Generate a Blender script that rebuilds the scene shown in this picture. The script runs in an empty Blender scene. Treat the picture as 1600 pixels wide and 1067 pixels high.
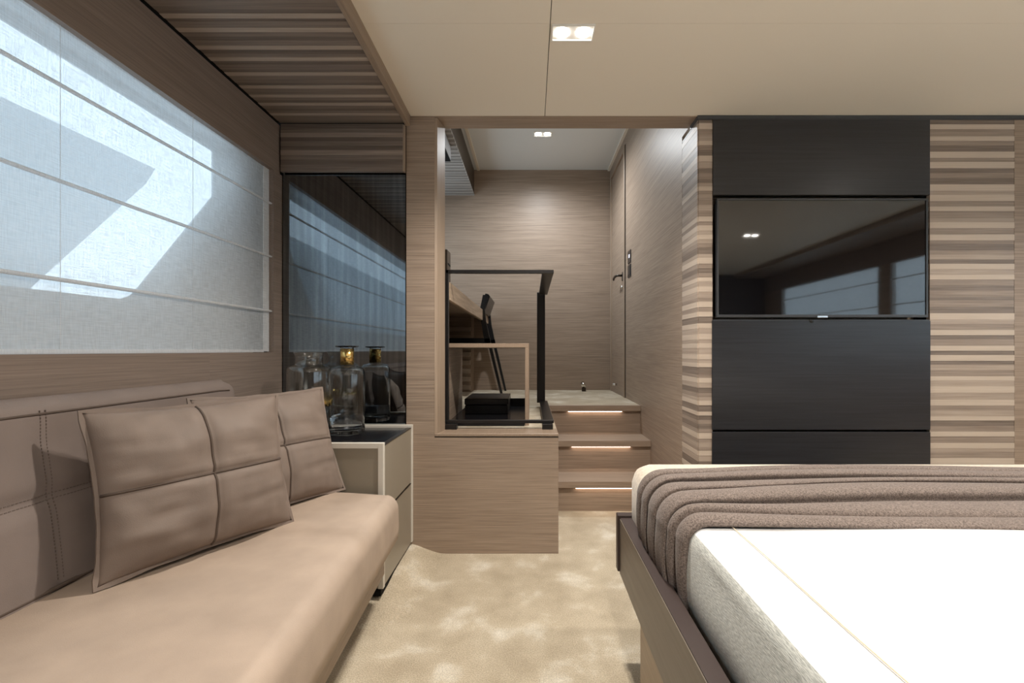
import bpy, bmesh, math, random
from mathutils import Vector, Matrix, noise
random.seed(7)
SC = bpy.context.scene
COL = SC.collection
PI = math.pi

# ------------------------------------------------------------------ camera, world, exposure
EYE = 0.955
cam_d = bpy.data.cameras.new('camera')
cam_d.sensor_width = 36.0
cam_d.lens = 16.2
cam_d.shift_x = -0.0185
cam_d.shift_y = 0.0084
cam_d.clip_start = 0.02
cam = bpy.data.objects.new('camera', cam_d)
cam.location = (0, 0, EYE)
cam.rotation_euler = (PI / 2, 0, 0)
COL.objects.link(cam)
SC.camera = cam

world = bpy.data.worlds.new('overcast')
world.use_nodes = True
SC.world = world
_bg = world.node_tree.nodes.get('Background') or world.node_tree.nodes.new('ShaderNodeBackground')
_bg.inputs[0].default_value = (0.74, 0.88, 1.0, 1)
_bg.inputs[1].default_value = 2.15

SC.view_settings.view_transform = 'Standard'
SC.view_settings.look = 'None'
SC.view_settings.gamma = 1.0
SC.view_settings.use_curve_mapping = False
SC.view_settings.exposure = 0.30
SC.cycles.max_bounces = 10
SC.cycles.diffuse_bounces = 5
SC.cycles.transparent_max_bounces = 12
SC.cycles.sample_clamp_indirect = 6.0
SC.cycles.caustics_reflective = False
SC.cycles.caustics_refractive = False
try:
    SC.cycles.use_denoising = True
except Exception:
    pass

LAMP_W = 47.0
LAMP_COL = (1.0, 0.93, 0.85)


# ------------------------------------------------------------------ helpers
def wpos(o):
    p = Vector((0, 0, 0))
    while o is not None:
        p = p + Vector(o.location)
        o = o.parent
    return p


def tag(o, label=None, cat=None, group=None, kind=None):
    if label: o['label'] = label
    if cat: o['category'] = cat
    if group: o['group'] = group
    if kind: o['kind'] = kind
    return o


def empty(name, loc=(0, 0, 0), label=None, cat=None, group=None, kind=None, parent=None):
    o = bpy.data.objects.new(name, None)
    o.empty_display_size = 0.05
    COL.objects.link(o)
    if parent is not None:
        o.parent = parent
        o.location = Vector(loc) - wpos(parent)
    else:
        o.location = loc
    return tag(o, label, cat, group, kind)


def link(name, bm, mat, parent=None, smooth=False, origin=None, local=False):
    """one mesh object; vertices are given in world space unless local"""
    me = bpy.data.meshes.new(name)
    base = Vector(origin) if origin is not None else Vector((0, 0, 0))
    if not local:
        off = base if parent is None else wpos(parent)
        if parent is not None and origin is not None:
            off = base
        for v in bm.verts:
            v.co -= off
    bmesh.ops.recalc_face_normals(bm, faces=bm.faces[:])
    bm.to_mesh(me)
    bm.free()
    if smooth:
        for p in me.polygons: p.use_smooth = True
    me.materials.append(mat)
    o = bpy.data.objects.new(name, me)
    COL.objects.link(o)
    if parent is not None:
        o.parent = parent
        if origin is not None:
            o.location = base - wpos(parent)
    else:
        o.location = base
    return o


def add_box(bm, x0, x1, y0, y1, z0, z1, bev=0.0, seg=1):
    vs = [bm.verts.new(c) for c in ((x0, y0, z0), (x1, y0, z0), (x1, y1, z0), (x0, y1, z0),
                                     (x0, y0, z1), (x1, y0, z1), (x1, y1, z1), (x0, y1, z1))]
    fs = [bm.faces.new([vs[i] for i in f]) for f in ((0, 3, 2, 1), (4, 5, 6, 7), (0, 1, 5, 4), (1, 2, 6, 5), (2, 3, 7, 6), (3, 0, 4, 7))]
    if bev > 0:
        es = list({e for f in fs for e in f.edges})
        bmesh.ops.bevel(bm, geom=es, offset=bev, segments=seg, profile=0.5, affect='EDGES')
    return vs


def box(name, x0, x1, y0, y1, z0, z1, mat, parent=None, bev=0.0, seg=1, smooth=False):
    bm = bmesh.new()
    add_box(bm, x0, x1, y0, y1, z0, z1, bev, seg)
    return link(name, bm, mat, parent, smooth)


def add_prism(bm, pts, axis, a0, a1):
    """extrude a 2D outline along an axis. axis 'x': pts are (y,z); 'y': (x,z); 'z': (x,y)"""
    def mk(p, a):
        return {'x': (a, p[0], p[1]), 'y': (p[0], a, p[1]), 'z': (p[0], p[1], a)}[axis]
    A = [bm.verts.new(mk(p, a0)) for p in pts]
    B = [bm.verts.new(mk(p, a1)) for p in pts]
    n = len(pts)
    bm.faces.new(A)
    bm.faces.new(B[::-1])
    for i in range(n):
        bm.faces.new((A[i], A[(i + 1) % n], B[(i + 1) % n], B[i]))


def prism(name, pts, axis, a0, a1, mat, parent=None, bev=0.0, seg=1, smooth=False):
    bm = bmesh.new()
    add_prism(bm, pts, axis, a0, a1)
    if bev > 0:
        bmesh.ops.bevel(bm, geom=bm.edges[:], offset=bev, segments=seg, profile=0.5, affect='EDGES')
    return link(name, bm, mat, parent, smooth)


def add_tube(bm, path, r, n=8, caps=True, closed=False):
    path = [Vector(p) for p in path]
    rings = []
    m = len(path)
    prev = None
    for i, p in enumerate(path):
        if closed:
            t = (path[(i + 1) % m] - path[(i - 1) % m]).normalized()
        else:
            t = (path[min(i + 1, m - 1)] - path[max(i - 1, 0)]).normalized()
        ref = prev if prev is not None else (Vector((0, 0, 1)) if abs(t.z) < 0.9 else Vector((1, 0, 0)))
        b = t.cross(ref)
        if b.length < 1e-6: b = t.orthogonal()
        b.normalize()
        nrm = b.cross(t).normalized()
        prev = nrm
        rr = r[i] if isinstance(r, (list, tuple)) else r
        rings.append([bm.verts.new(p + (math.cos(2 * PI * k / n) * nrm + math.sin(2 * PI * k / n) * b) * rr) for k in range(n)])
    for i in range(m if closed else m - 1):
        a, c = rings[i], rings[(i + 1) % m]
        for k in range(n):
            bm.faces.new((a[k], a[(k + 1) % n], c[(k + 1) % n], c[k]))
    if caps and not closed:
        bm.faces.new(rings[0][::-1])
        bm.faces.new(rings[-1])


def tube(name, path, r, mat, parent=None, n=8, closed=False, local=False):
    bm = bmesh.new()
    add_tube(bm, path, r, n, closed=closed)
    return link(name, bm, mat, parent, True, local=local)


def add_lathe(bm, prof, c, n=40, close=False):
    """revolve (r,z) points around the vertical through c"""
    rings = []
    for r, z in prof:
        if r < 1e-6:
            rings.append([bm.verts.new((c[0], c[1], c[2] + z))])
        else:
            rings.append([bm.verts.new((c[0] + r * math.cos(2 * PI * k / n), c[1] + r * math.sin(2 * PI * k / n), c[2] + z)) for k in range(n)])
    m = len(rings)
    for i in range(m if close else m - 1):
        a, b = rings[i], rings[(i + 1) % m]
        for k in range(n):
            k2 = (k + 1) % n
            if len(a) == 1 and len(b) == 1: continue
            if len(a) == 1: bm.faces.new((a[0], b[k], b[k2]))
            elif len(b) == 1: bm.faces.new((a[k], a[k2], b[0]))
            else: bm.faces.new((a[k], a[k2], b[k2], b[k]))


def lathe(name, prof, c, mat, parent=None, n=40, close=False):
    bm = bmesh.new()
    add_lathe(bm, prof, c, n, close)
    return link(name, bm, mat, parent, True)


# ------------------------------------------------------------------ materials
def new_mat(name):
    m = bpy.data.materials.new(name)
    m.use_nodes = True
    nt = m.node_tree
    nt.nodes.clear()
    out = nt.nodes.new('ShaderNodeOutputMaterial')
    return m, nt, out


def N(nt, t, **kw):
    n = nt.nodes.new(t)
    for k, v in kw.items(): setattr(n, k, v)
    return n


def principled(nt, out, col=(.5, .5, .5), rough=.5, spec=.5, metal=0.0):
    p = N(nt, 'ShaderNodeBsdfPrincipled')
    p.inputs['Base Color'].default_value = (*col, 1)
    p.inputs['Roughness'].default_value = rough
    p.inputs['Metallic'].default_value = metal
    p.inputs['Specular IOR Level'].default_value = spec
    nt.links.new(p.outputs[0], out.inputs[0])
    return p


def plain(name, col, rough=.5, spec=.5, metal=0.0, noise_amt=0.0, noise_scale=40, bump=0.0, bump_scale=300):
    m, nt, out = new_mat(name)
    p = principled(nt, out, col, rough, spec, metal)
    tc = N(nt, 'ShaderNodeTexCoord')
    if noise_amt:
        nz = N(nt, 'ShaderNodeTexNoise'); nz.inputs['Scale'].default_value = noise_scale; nz.inputs['Detail'].default_value = 4
        nt.links.new(tc.outputs['Object'], nz.inputs['Vector'])
        rp = N(nt, 'ShaderNodeValToRGB')
        rp.color_ramp.elements[0].position = .3; rp.color_ramp.elements[1].position = .7
        rp.color_ramp.elements[0].color = (*[c * (1 - noise_amt) for c in col], 1)
        rp.color_ramp.elements[1].color = (*[min(1, c * (1 + noise_amt)) for c in col], 1)
        nt.links.new(nz.outputs['Fac'], rp.inputs[0])
        nt.links.new(rp.outputs[0], p.inputs['Base Color'])
    if bump:
        nb = N(nt, 'ShaderNodeTexNoise'); nb.inputs['Scale'].default_value = bump_scale; nb.inputs['Detail'].default_value = 3
        nt.links.new(tc.outputs['Object'], nb.inputs['Vector'])
        bp = N(nt, 'ShaderNodeBump'); bp.inputs['Strength'].default_value = bump; bp.inputs['Distance'].default_value = .002
        nt.links.new(nb.outputs['Fac'], bp.inputs['Height'])
        nt.links.new(bp.outputs[0], p.inputs['Normal'])
    return m


def wood(name, dark, light, axis='x', fine=210.0, rough=.42, spec=.35, contrast=(.32, .68)):
    """horizontal fine-line veneer; the grain runs along `axis`"""
    m, nt, out = new_mat(name)
    p = principled(nt, out, light, rough, spec)
    tc = N(nt, 'ShaderNodeTexCoord')
    oi = N(nt, 'ShaderNodeObjectInfo')
    add = N(nt, 'ShaderNodeVectorMath', operation='ADD')
    sc = N(nt, 'ShaderNodeMath', operation='MULTIPLY'); sc.inputs[1].default_value = 7.0
    nt.links.new(oi.outputs['Random'], sc.inputs[0])
    nt.links.new(tc.outputs['Object'], add.inputs[0])
    nt.links.new(sc.outputs[0], add.inputs[1])
    s = {'x': (3.5, fine, fine), 'y': (fine, 3.5, fine), 'z': (fine, fine, 3.5)}[axis]
    mp = N(nt, 'ShaderNodeMapping'); mp.inputs['Scale'].default_value = s
    nt.links.new(add.outputs[0], mp.inputs['Vector'])
    n1 = N(nt, 'ShaderNodeTexNoise'); n1.inputs['Scale'].default_value = 1.0; n1.inputs['Detail'].default_value = 5; n1.inputs['Roughness'].default_value = .62
    nt.links.new(mp.outputs[0], n1.inputs['Vector'])
    s2 = {'x': (.5, 14, 14), 'y': (14, .5, 14), 'z': (14, 14, .5)}[axis]
    mp2 = N(nt, 'ShaderNodeMapping'); mp2.inputs['Scale'].default_value = s2
    nt.links.new(add.outputs[0], mp2.inputs['Vector'])
    n2 = N(nt, 'ShaderNodeTexNoise'); n2.inputs['Scale'].default_value = 1.0; n2.inputs['Detail'].default_value = 3
    nt.links.new(mp2.outputs[0], n2.inputs['Vector'])
    mx = N(nt, 'ShaderNodeMix', data_type='FLOAT'); mx.inputs[0].default_value = .16
    nt.links.new(n1.outputs['Fac'], mx.inputs[2]); nt.links.new(n2.outputs['Fac'], mx.inputs[3])
    rp = N(nt, 'ShaderNodeValToRGB')
    rp.color_ramp.elements[0].position = contrast[0]; rp.color_ramp.elements[1].position = contrast[1]
    rp.color_ramp.elements[0].color = (*dark, 1); rp.color_ramp.elements[1].color = (*light, 1)
    nt.links.new(mx.outputs[0], rp.inputs[0])
    nt.links.new(rp.outputs[0], p.inputs['Base Color'])
    bp = N(nt, 'ShaderNodeBump'); bp.inputs['Strength'].default_value = .25; bp.inputs['Distance'].default_value = .001
    nt.links.new(n1.outputs['Fac'], bp.inputs['Height'])
    nt.links.new(bp.outputs[0], p.inputs['Normal'])
    return m


def emit(name, col, strength):
    m, nt, out = new_mat(name)
    e = N(nt, 'ShaderNodeEmission'); e.inputs[0].default_value = (*col, 1); e.inputs[1].default_value = strength
    nt.links.new(e.outputs[0], out.inputs[0])
    return m


def glass(name, col=(1, 1, 1), ior=1.45):
    m, nt, out = new_mat(name)
    p = principled(nt, out, col, 0.0, .5)
    p.inputs['Transmission Weight'].default_value = 1.0
    p.inputs['IOR'].default_value = ior
    # shadow rays through thin glass stay bright: real panes pass most light
    return m


def thin_glass(name):
    m, nt, out = new_mat(name)
    t = N(nt, 'ShaderNodeBsdfTransparent'); t.inputs[0].default_value = (.965, .975, .975, 1)
    g = N(nt, 'ShaderNodeBsdfGlossy'); g.inputs['Roughness'].default_value = .03
    lw = N(nt, 'ShaderNodeLayerWeight'); lw.inputs[0].default_value = .5
    pw = N(nt, 'ShaderNodeMath', operation='POWER'); pw.inputs[1].default_value = 2.4
    fr = N(nt, 'ShaderNodeMath', operation='MULTIPLY_ADD'); fr.inputs[1].default_value = .62; fr.inputs[2].default_value = .07
    nt.links.new(lw.outputs['Facing'], pw.inputs[0]); nt.links.new(pw.outputs[0], fr.inputs[0])
    mx = N(nt, 'ShaderNodeMixShader')
    nt.links.new(fr.outputs[0], mx.inputs[0]); nt.links.new(t.outputs[0], mx.inputs[1]); nt.links.new(g.outputs[0], mx.inputs[2]); nt.links.new(mx.outputs[0], out.inputs[0])
    return m


def pane_mat(name):
    m, nt, out = new_mat(name)
    t = N(nt, 'ShaderNodeBsdfTransparent'); t.inputs[0].default_value = (.93, .96, .97, 1)
    g = N(nt, 'ShaderNodeBsdfGlossy'); g.inputs['Roughness'].default_value = .02
    mx = N(nt, 'ShaderNodeMixShader'); mx.inputs[0].default_value = .06
    nt.links.new(t.outputs[0], mx.inputs[1]); nt.links.new(g.outputs[0], mx.inputs[2]); nt.links.new(mx.outputs[0], out.inputs[0])
    return m


def fabric_sheer(name, col, transp):
    """woven sheer linen: open weave lets some light straight through, threads scatter the rest"""
    m, nt, out = new_mat(name)
    tc = N(nt, 'ShaderNodeTexCoord')
    mpa = N(nt, 'ShaderNodeMapping'); mpa.inputs['Scale'].default_value = (1, 22, 330)
    mpb = N(nt, 'ShaderNodeMapping'); mpb.inputs['Scale'].default_value = (1, 330, 22)
    na = N(nt, 'ShaderNodeTexNoise'); nb = N(nt, 'ShaderNodeTexNoise')
    for mp, n in ((mpa, na), (mpb, nb)):
        nt.links.new(tc.outputs['Object'], mp.inputs['Vector']); nt.links.new(mp.outputs[0], n.inputs['Vector'])
        n.inputs['Scale'].default_value = 1.0; n.inputs['Detail'].default_value = 2
    ad = N(nt, 'ShaderNodeMath', operation='ADD')
    nt.links.new(na.outputs['Fac'], ad.inputs[0]); nt.links.new(nb.outputs['Fac'], ad.inputs[1])
    mr = N(nt, 'ShaderNodeMapRange')
    mr.inputs['From Min'].default_value = .75; mr.inputs['From Max'].default_value = 1.25
    mr.inputs['To Min'].default_value = transp - .12; mr.inputs['To Max'].default_value = transp + .12
    nt.links.new(ad.outputs[0], mr.inputs['Value'])
    d = N(nt, 'ShaderNodeBsdfDiffuse'); d.inputs[0].default_value = (*col, 1)
    tl = N(nt, 'ShaderNodeBsdfTranslucent'); tl.inputs[0].default_value = (*col, 1)
    m1 = N(nt, 'ShaderNodeMixShader'); m1.inputs[0].default_value = .5
    nt.links.new(d.outputs[0], m1.inputs[1]); nt.links.new(tl.outputs[0], m1.inputs[2])
    t = N(nt, 'ShaderNodeBsdfTransparent')
    m2 = N(nt, 'ShaderNodeMixShader')
    nt.links.new(mr.outputs[0], m2.inputs[0]); nt.links.new(m1.outputs[0], m2.inputs[1]); nt.links.new(t.outputs[0], m2.inputs[2])
    nt.links.new(m2.outputs[0], out.inputs[0])
    return m


def carpet_mat(name):
    m, nt, out = new_mat(name)
    p = principled(nt, out, (.5, .45, .35), .85, .15)
    p.inputs['Sheen Weight'].default_value = .35
    p.inputs['Sheen Roughness'].default_value = .4
    tc = N(nt, 'ShaderNodeTexCoord')
    n1 = N(nt, 'ShaderNodeTexNoise'); n1.inputs['Scale'].default_value = 6.0; n1.inputs['Detail'].default_value = 5; n1.inputs['Roughness'].default_value = .55; n1.inputs['Distortion'].default_value = .15
    n2 = N(nt, 'ShaderNodeTexNoise'); n2.inputs['Scale'].default_value = 260; n2.inputs['Detail'].default_value = 3
    for n in (n1, n2): nt.links.new(tc.outputs['Object'], n.inputs['Vector'])
    rp = N(nt, 'ShaderNodeValToRGB')
    e = rp.color_ramp.elements
    e[0].position = .34; e[0].color = (.46, .385, .275, 1)
    e[1].position = .72; e[1].color = (.78, .73, .62, 1)
    x = rp.color_ramp.elements.new(.54); x.color = (.56, .48, .355, 1)
    nt.links.new(n1.outputs['Fac'], rp.inputs[0])
    mr = N(nt, 'ShaderNodeMapRange'); mr.inputs['From Min'].default_value = .3; mr.inputs['From Max'].default_value = .7
    mr.inputs['To Min'].default_value = .66; mr.inputs['To Max'].default_value = 1.14
    nt.links.new(n2.outputs['Fac'], mr.inputs['Value'])
    mu = N(nt, 'ShaderNodeMix', data_type='RGBA', blend_type='MULTIPLY'); mu.inputs[0].default_value = 1.0
    nt.links.new(rp.outputs[0], mu.inputs[6]); nt.links.new(mr.outputs[0], mu.inputs[7])
    nt.links.new(mu.outputs[2], p.inputs['Base Color'])
    bp = N(nt, 'ShaderNodeBump'); bp.inputs['Strength'].default_value = .5; bp.inputs['Distance'].default_value = .004
    nt.links.new(n2.outputs['Fac'], bp.inputs['Height']); nt.links.new(bp.outputs[0], p.inputs['Normal'])
    return m


def cloth_mat(name, a, b, scale=500, rough=.9, stretch=(1, 1, 1), sheen=.3, bump=.4):
    m, nt, out = new_mat(name)
    p = principled(nt, out, a, rough, .1)
    p.inputs['Sheen Weight'].default_value = sheen
    tc = N(nt, 'ShaderNodeTexCoord')
    mp = N(nt, 'ShaderNodeMapping'); mp.inputs['Scale'].default_value = stretch
    n2 = N(nt, 'ShaderNodeTexNoise'); n2.inputs['Scale'].default_value = scale; n2.inputs['Detail'].default_value = 3
    nt.links.new(tc.outputs['Object'], mp.inputs['Vector']); nt.links.new(mp.outputs[0], n2.inputs['Vector'])
    rp = N(nt, 'ShaderNodeValToRGB')
    rp.color_ramp.elements[0].position = .35; rp.color_ramp.elements[1].position = .65
    rp.color_ramp.elements[0].color = (*a, 1); rp.color_ramp.elements[1].color = (*b, 1)
    nt.links.new(n2.outputs['Fac'], rp.inputs[0]); nt.links.new(rp.outputs[0], p.inputs['Base Color'])
    bp = N(nt, 'ShaderNodeBump'); bp.inputs['Strength'].default_value = bump; bp.inputs['Distance'].default_value = .002
    nt.links.new(n2.outputs['Fac'], bp.inputs['Height']); nt.links.new(bp.outputs[0], p.inputs['Normal'])
    return m


W_D, W_L = (.225, .168, .126), (.40, .308, .235)
M = {}
M['wood_x'] = wood('veneer_across', W_D, W_L, 'x')
M['wood_y'] = wood('veneer_along', W_D, W_L, 'y')
M['wood_dark_y'] = wood('veneer_window_wall', (.19, .148, .122), (.295, .232, .192), 'y')
M['wood_trim'] = wood('veneer_trim', (.27, .20, .145), (.38, .295, .22), 'z')
M['wood_trim_y'] = wood('veneer_trim_along', (.24, .175, .125), (.33, .25, .185), 'y')
M['zeb'] = [wood('zebra_pale', (.49, .405, .325), (.57, .475, .39), 'x', 160),
            wood('zebra_tan', (.33, .262, .21), (.45, .368, .30), 'x', 160),
            wood('zebra_brown', (.235, .183, .145), (.37, .298, .243), 'x', 160),
            wood('zebra_umber', (.150, .116, .093), (.26, .208, .17), 'x', 160)]
M['zeby'] = [wood('zebra_return_pale', (.49, .405, .325), (.57, .475, .39), 'y', 160),
             wood('zebra_return_tan', (.33, .262, .21), (.45, .368, .30), 'y', 160),
             wood('zebra_return_brown', (.235, .183, .145), (.37, .298, .243), 'y', 160),
             wood('zebra_return_umber', (.150, .116, .093), (.26, .208, .17), 'y', 160)]
M['zeb_soffit'] = [M['zeb'][1], M['zeb'][2], M['zeb'][3], wood('zebra_espresso', (.105, .080, .064), (.20, .156, .126), 'x', 160)]
M['ceil'] = plain('ceiling_cream', (.82, .75, .635), .5, .3)
M['ceil_gap'] = plain('ceiling_joint', (.12, .11, .10), .8)
M['carpet'] = carpet_mat('carpet_silk')
M['black_panel'] = wood('black_veneer', (.014, .0145, .017), (.026, .027, .032), 'x', 120, rough=.3, spec=.6)
M['black'] = plain('black_lacquer', (.012, .012, .013), .3, .5)
M['black_gap'] = plain('shadow_gap_black', (.006, .006, .006), .8, .2)
M['rail'] = plain('black_bronze_metal', (.03, .028, .028), .32, .5, .6)
M['screen'] = plain('screen_glass', (.004, .004, .005), .04, 1.0)
M['screen'].node_tree.nodes['Principled BSDF'].inputs['IOR'].default_value = 1.55
M['bezel'] = plain('screen_bezel', (.05, .053, .058), .35, .5)
M['silver'] = plain('brushed_silver', (.75, .76, .78), .25, .5, 1.0)
M['chrome'] = plain('chrome', (.72, .70, .66), .15, .5, 1.0)
M['brass'] = plain('brass', (.80, .55, .20), .22, .5, 1.0)
M['bronze'] = plain('dark_bronze', (.06, .048, .038), .35, .5, .6)
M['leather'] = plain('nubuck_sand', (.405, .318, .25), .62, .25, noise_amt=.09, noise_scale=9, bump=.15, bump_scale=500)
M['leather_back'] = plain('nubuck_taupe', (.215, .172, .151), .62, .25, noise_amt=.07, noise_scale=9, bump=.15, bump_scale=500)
M['leather_cush'] = plain('nubuck_mocha', (.212, .165, .136), .6, .25, noise_amt=.10, noise_scale=10, bump=.15, bump_scale=500)
M['stitch'] = plain('stitching', (.15, .118, .10), .8, .2)
M['cord'] = plain('seam_cord', (.105, .078, .062), .65, .2)
M['ns_frame'] = plain('nightstand_ivory', (.64, .60, .53), .4, .4)
M['ns_panel'] = plain('nightstand_champagne', (.27, .235, .182), .28, .5)
M['ns_top'] = plain('nightstand_black_glass', (.008, .008, .01), .18, .5)
M['linen_white'] = plain('white_cotton', (.79, .79, .785), .8, .2, noise_amt=.02, noise_scale=6, bump=.1, bump_scale=700)
M['linen_grey'] = cloth_mat('grey_linen', (.33, .34, .315), (.62, .63, .585), 60, stretch=(1, 1.6, 14), bump=.4)
M['cream'] = cloth_mat('cream_coverlet', (.55, .47, .37), (.68, .60, .49), 120)
M['wool'] = cloth_mat('brown_wool', (.105, .082, .070), (.245, .198, .172), 330, sheen=.12)
M['bed_side'] = wood('bed_rail_bronze', (.135, .110, .085), (.19, .158, .125), 'y', 60, rough=.35)
M['bed_top'] = plain('bed_rail_cap', (.05, .034, .030), .4, .4)
M['bed_plinth'] = wood('bed_plinth_oak', (.40, .31, .22), (.52, .42, .31), 'y')
M['glass'] = glass('clear_glass', (.98, .99, .99), 1.45)
M['glass_thin'] = thin_glass('clear_thin_glass')
M['water'] = glass('water', (.97, .98, 1.0), 1.33)
M['pane'] = pane_mat('window_pane')
M['sheer'] = fabric_sheer('sheer_linen', (.78, .81, .83), .28)
M['sheer_open'] = fabric_sheer('open_sheer_linen', (.80, .82, .83), .6)
M['sheer_hem'] = fabric_sheer('sheer_linen_hem', (.86, .87, .88), .10)
M['rod'] = plain('blind_rod', (.62, .60, .58), .6, .3)
M['hull'] = plain('hull_inner_grey', (.62, .65, .67), .8, .2)
M['hull_out'] = plain('deck_bulwark_white', (.78, .81, .84), .6, .3)
M['lamp'] = emit('lamp_disc', (1.0, .95, .87), 40.0)
M['lamp_frame'] = plain('lamp_frame_white', (.85, .83, .78), .4)
M['led'] = emit('led_strip', (1.0, .74, .56), 7.0)
M['grey_slat'] = [wood('grey_slat_pale', (.36, .34, .32), (.50, .48, .46), 'x'), wood('grey_slat_deep', (.20, .185, .17), (.30, .28, .26), 'x')]
M['dark_wall'] = wood('dark_headboard', (.05, .042, .038), (.09, .075, .066), 'x')
M['icon'] = emit('switch_icon', (.75, .75, 1.0), 2.2)


def mirror_mat():
    m, nt, out = new_mat('smoked_mirror')
    g = N(nt, 'ShaderNodeBsdfGlossy')
    tc = N(nt, 'ShaderNodeTexCoord')
    mp = N(nt, 'ShaderNodeMapping'); mp.inputs['Scale'].default_value = (55, 1, 2.0)
    n = N(nt, 'ShaderNodeTexNoise'); n.inputs['Scale'].default_value = 1.0; n.inputs['Detail'].default_value = 4
    nt.links.new(tc.outputs['Object'], mp.inputs['Vector']); nt.links.new(mp.outputs[0], n.inputs['Vector'])
    rp = N(nt, 'ShaderNodeValToRGB')   # wiping streaks in the film on the glass
    rp.color_ramp.elements[0].position = .42; rp.color_ramp.elements[1].position = .75
    rp.color_ramp.elements[0].color = (.20, .225, .245, 1); rp.color_ramp.elements[1].color = (.30, .33, .35, 1)
    nt.links.new(n.outputs['Fac'], rp.inputs[0]); nt.links.new(rp.outputs[0], g.inputs[0])
    g.inputs['Roughness'].default_value = .03
    nt.links.new(g.outputs[0], out.inputs[0])
    return m


M['mirror'] = mirror_mat()

# ------------------------------------------------------------------ dimensions
XL, XR = -1.171, 3.40            # window walls
YB = -2.4                        # wall behind the bed head
YA = 2.162                       # pillar / half wall plane
YT = 2.150                       # television wall plane
ZC = 2.051                       # cabin ceiling
ZS = 2.005                       # wooden soffit underside
XS = -0.5855                     # soffit edge
XC = 0.778                       # stair right wall
XH = 0.129                       # half wall right end
ZU = 0.5616                      # upper floor
YU = 4.54                        # upper back wall
ZUC = 2.73                       # upper ceiling


def sstep(a, b, x):
    t = max(0.0, min(1.0, (x - a) / (b - a)))
    return t * t * (3 - 2 * t)


# ------------------------------------------------------------------ floor
def floor_z(x, y):
    return 0.052 * sstep(-0.40, -0.60, x) * sstep(1.55, 2.0, y)


bm = bmesh.new()
xs = [-1.25, -.9, -.64] + [-.62 + .02 * i for i in range(13)] + [-.3, 0.3, 1.0, 2.0, 3.45]
ys = [-2.45, -1, 0, 1, 1.5, 1.6, 1.7, 1.8, 1.9, 2, 2.1, 2.2, 2.75]
g = [[bm.verts.new((x, y, floor_z(x, y))) for y in ys] for x in xs]
for i in range(len(xs) - 1):
    for j in range(len(ys) - 1):
        bm.faces.new((g[i][j], g[i + 1][j], g[i + 1][j + 1], g[i][j + 1]))
gb = [bm.verts.new((x, y, -.05)) for x, y in ((-1.25, -2.45), (3.45, -2.45), (3.45, 2.75), (-1.25, 2.75))]
bm.faces.new(gb)
tag(link('floor', bm, M['carpet'], smooth=True), 'mottled cream silk carpet of the cabin', 'carpet', kind='structure')
tag(prism('floor_upper', [(-1.25, 2.31), (XH - .003, 2.31), (XH - .003, 3.270), (XC, 3.270), (XC, YU), (-1.25, YU)], 'z', ZU - .04, ZU, M['carpet']),
    'cream carpet of the raised landing at the top of the steps', 'carpet', kind='structure')

# ------------------------------------------------------------------ cabin ceiling
ceil = empty('ceiling', (0, 0, ZC), 'cream panelled cabin ceiling with fine joints', 'ceiling', kind='structure')
box('ceiling_backing', XS + .02, XR, YB, YA, ZC + .012, ZC + .05, M['ceil_gap'], ceil)
gp = .0014
for (a, b) in ((XS + .022, .065 - gp), (.065 + gp, XR)):
    for (c, d) in ((YB, 1.547 - .0006), (1.547 + .0006, YA)):
        box('ceiling_panel', a, b, c, d, ZC, ZC + .012, M['ceil'], ceil)

# zebra wood soffit on the window side, plank by plank
sof = empty('ceiling_soffit', (-.88, 0, ZS), 'striped wooden soffit running above the window blind', 'soffit', kind='structure')
box('soffit_backing', XL - .03, XS, YB, YA - .02, ZS + .014, ZC + .05, M['black_gap'], sof)


def plank_mesh(w, d, t, mat, nm='plank'):
    bm = bmesh.new()
    add_box(bm, -w / 2, w / 2, 0, d, -t / 2, t / 2)
    me = bpy.data.meshes.new(nm)
    bmesh.ops.recalc_face_normals(bm, faces=bm.faces[:])
    bm.to_mesh(me); bm.free()
    me.materials.append(mat)
    return me


box('shadow_gap', XL - .03, XL + .012, YB, YA - .02, ZS + .006, ZS + .014, M['black_gap'], sof)
light_at = [2.134, 2.043, 1.959, 1.895, 1.830, 1.744, 1.654, 1.591, 1.502, 1.439, 1.36, 1.27, 1.20, 1.11, 1.02, .95, .86, .77, .70, .61, .5]
prev = 2.135
tones = []
rs = random.Random(3)
for a, b in zip(light_at[1:], light_at[:-1]):
    tones.append((a, a + .020, 0))
    gap = b - (a + .020)
    k = 2 if gap < .05 else 3
    cuts = sorted(rs.uniform(.25, .75) if k == 2 else q + rs.uniform(-.08, .08) for q in ([.5] if k == 2 else [.33, .68]))
    pts = [0] + cuts + [1]
    seq = rs.choice([[1, 2], [2, 3], [3, 2]]) if k == 2 else rs.choice([[2, 3, 2], [3, 1, 3], [1, 2, 3], [2, 1, 3]])
    for q in range(k):
        tones.append((a + .020 + gap * pts[q], a + .020 + gap * pts[q + 1], seq[q] if seq[q] != 1 else 2))
for (a, b, t) in tones:
    dz = (.0, .0015, .0008, .002)[t]
    box('plank', XL + .010, XS, a, b, ZS + dz, ZS + .014, M['zeb_soffit'][t], sof)
box('plank', XL + .010, XS, YB, .5, ZS, ZS + .014, M['zeb'][2], sof)
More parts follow.
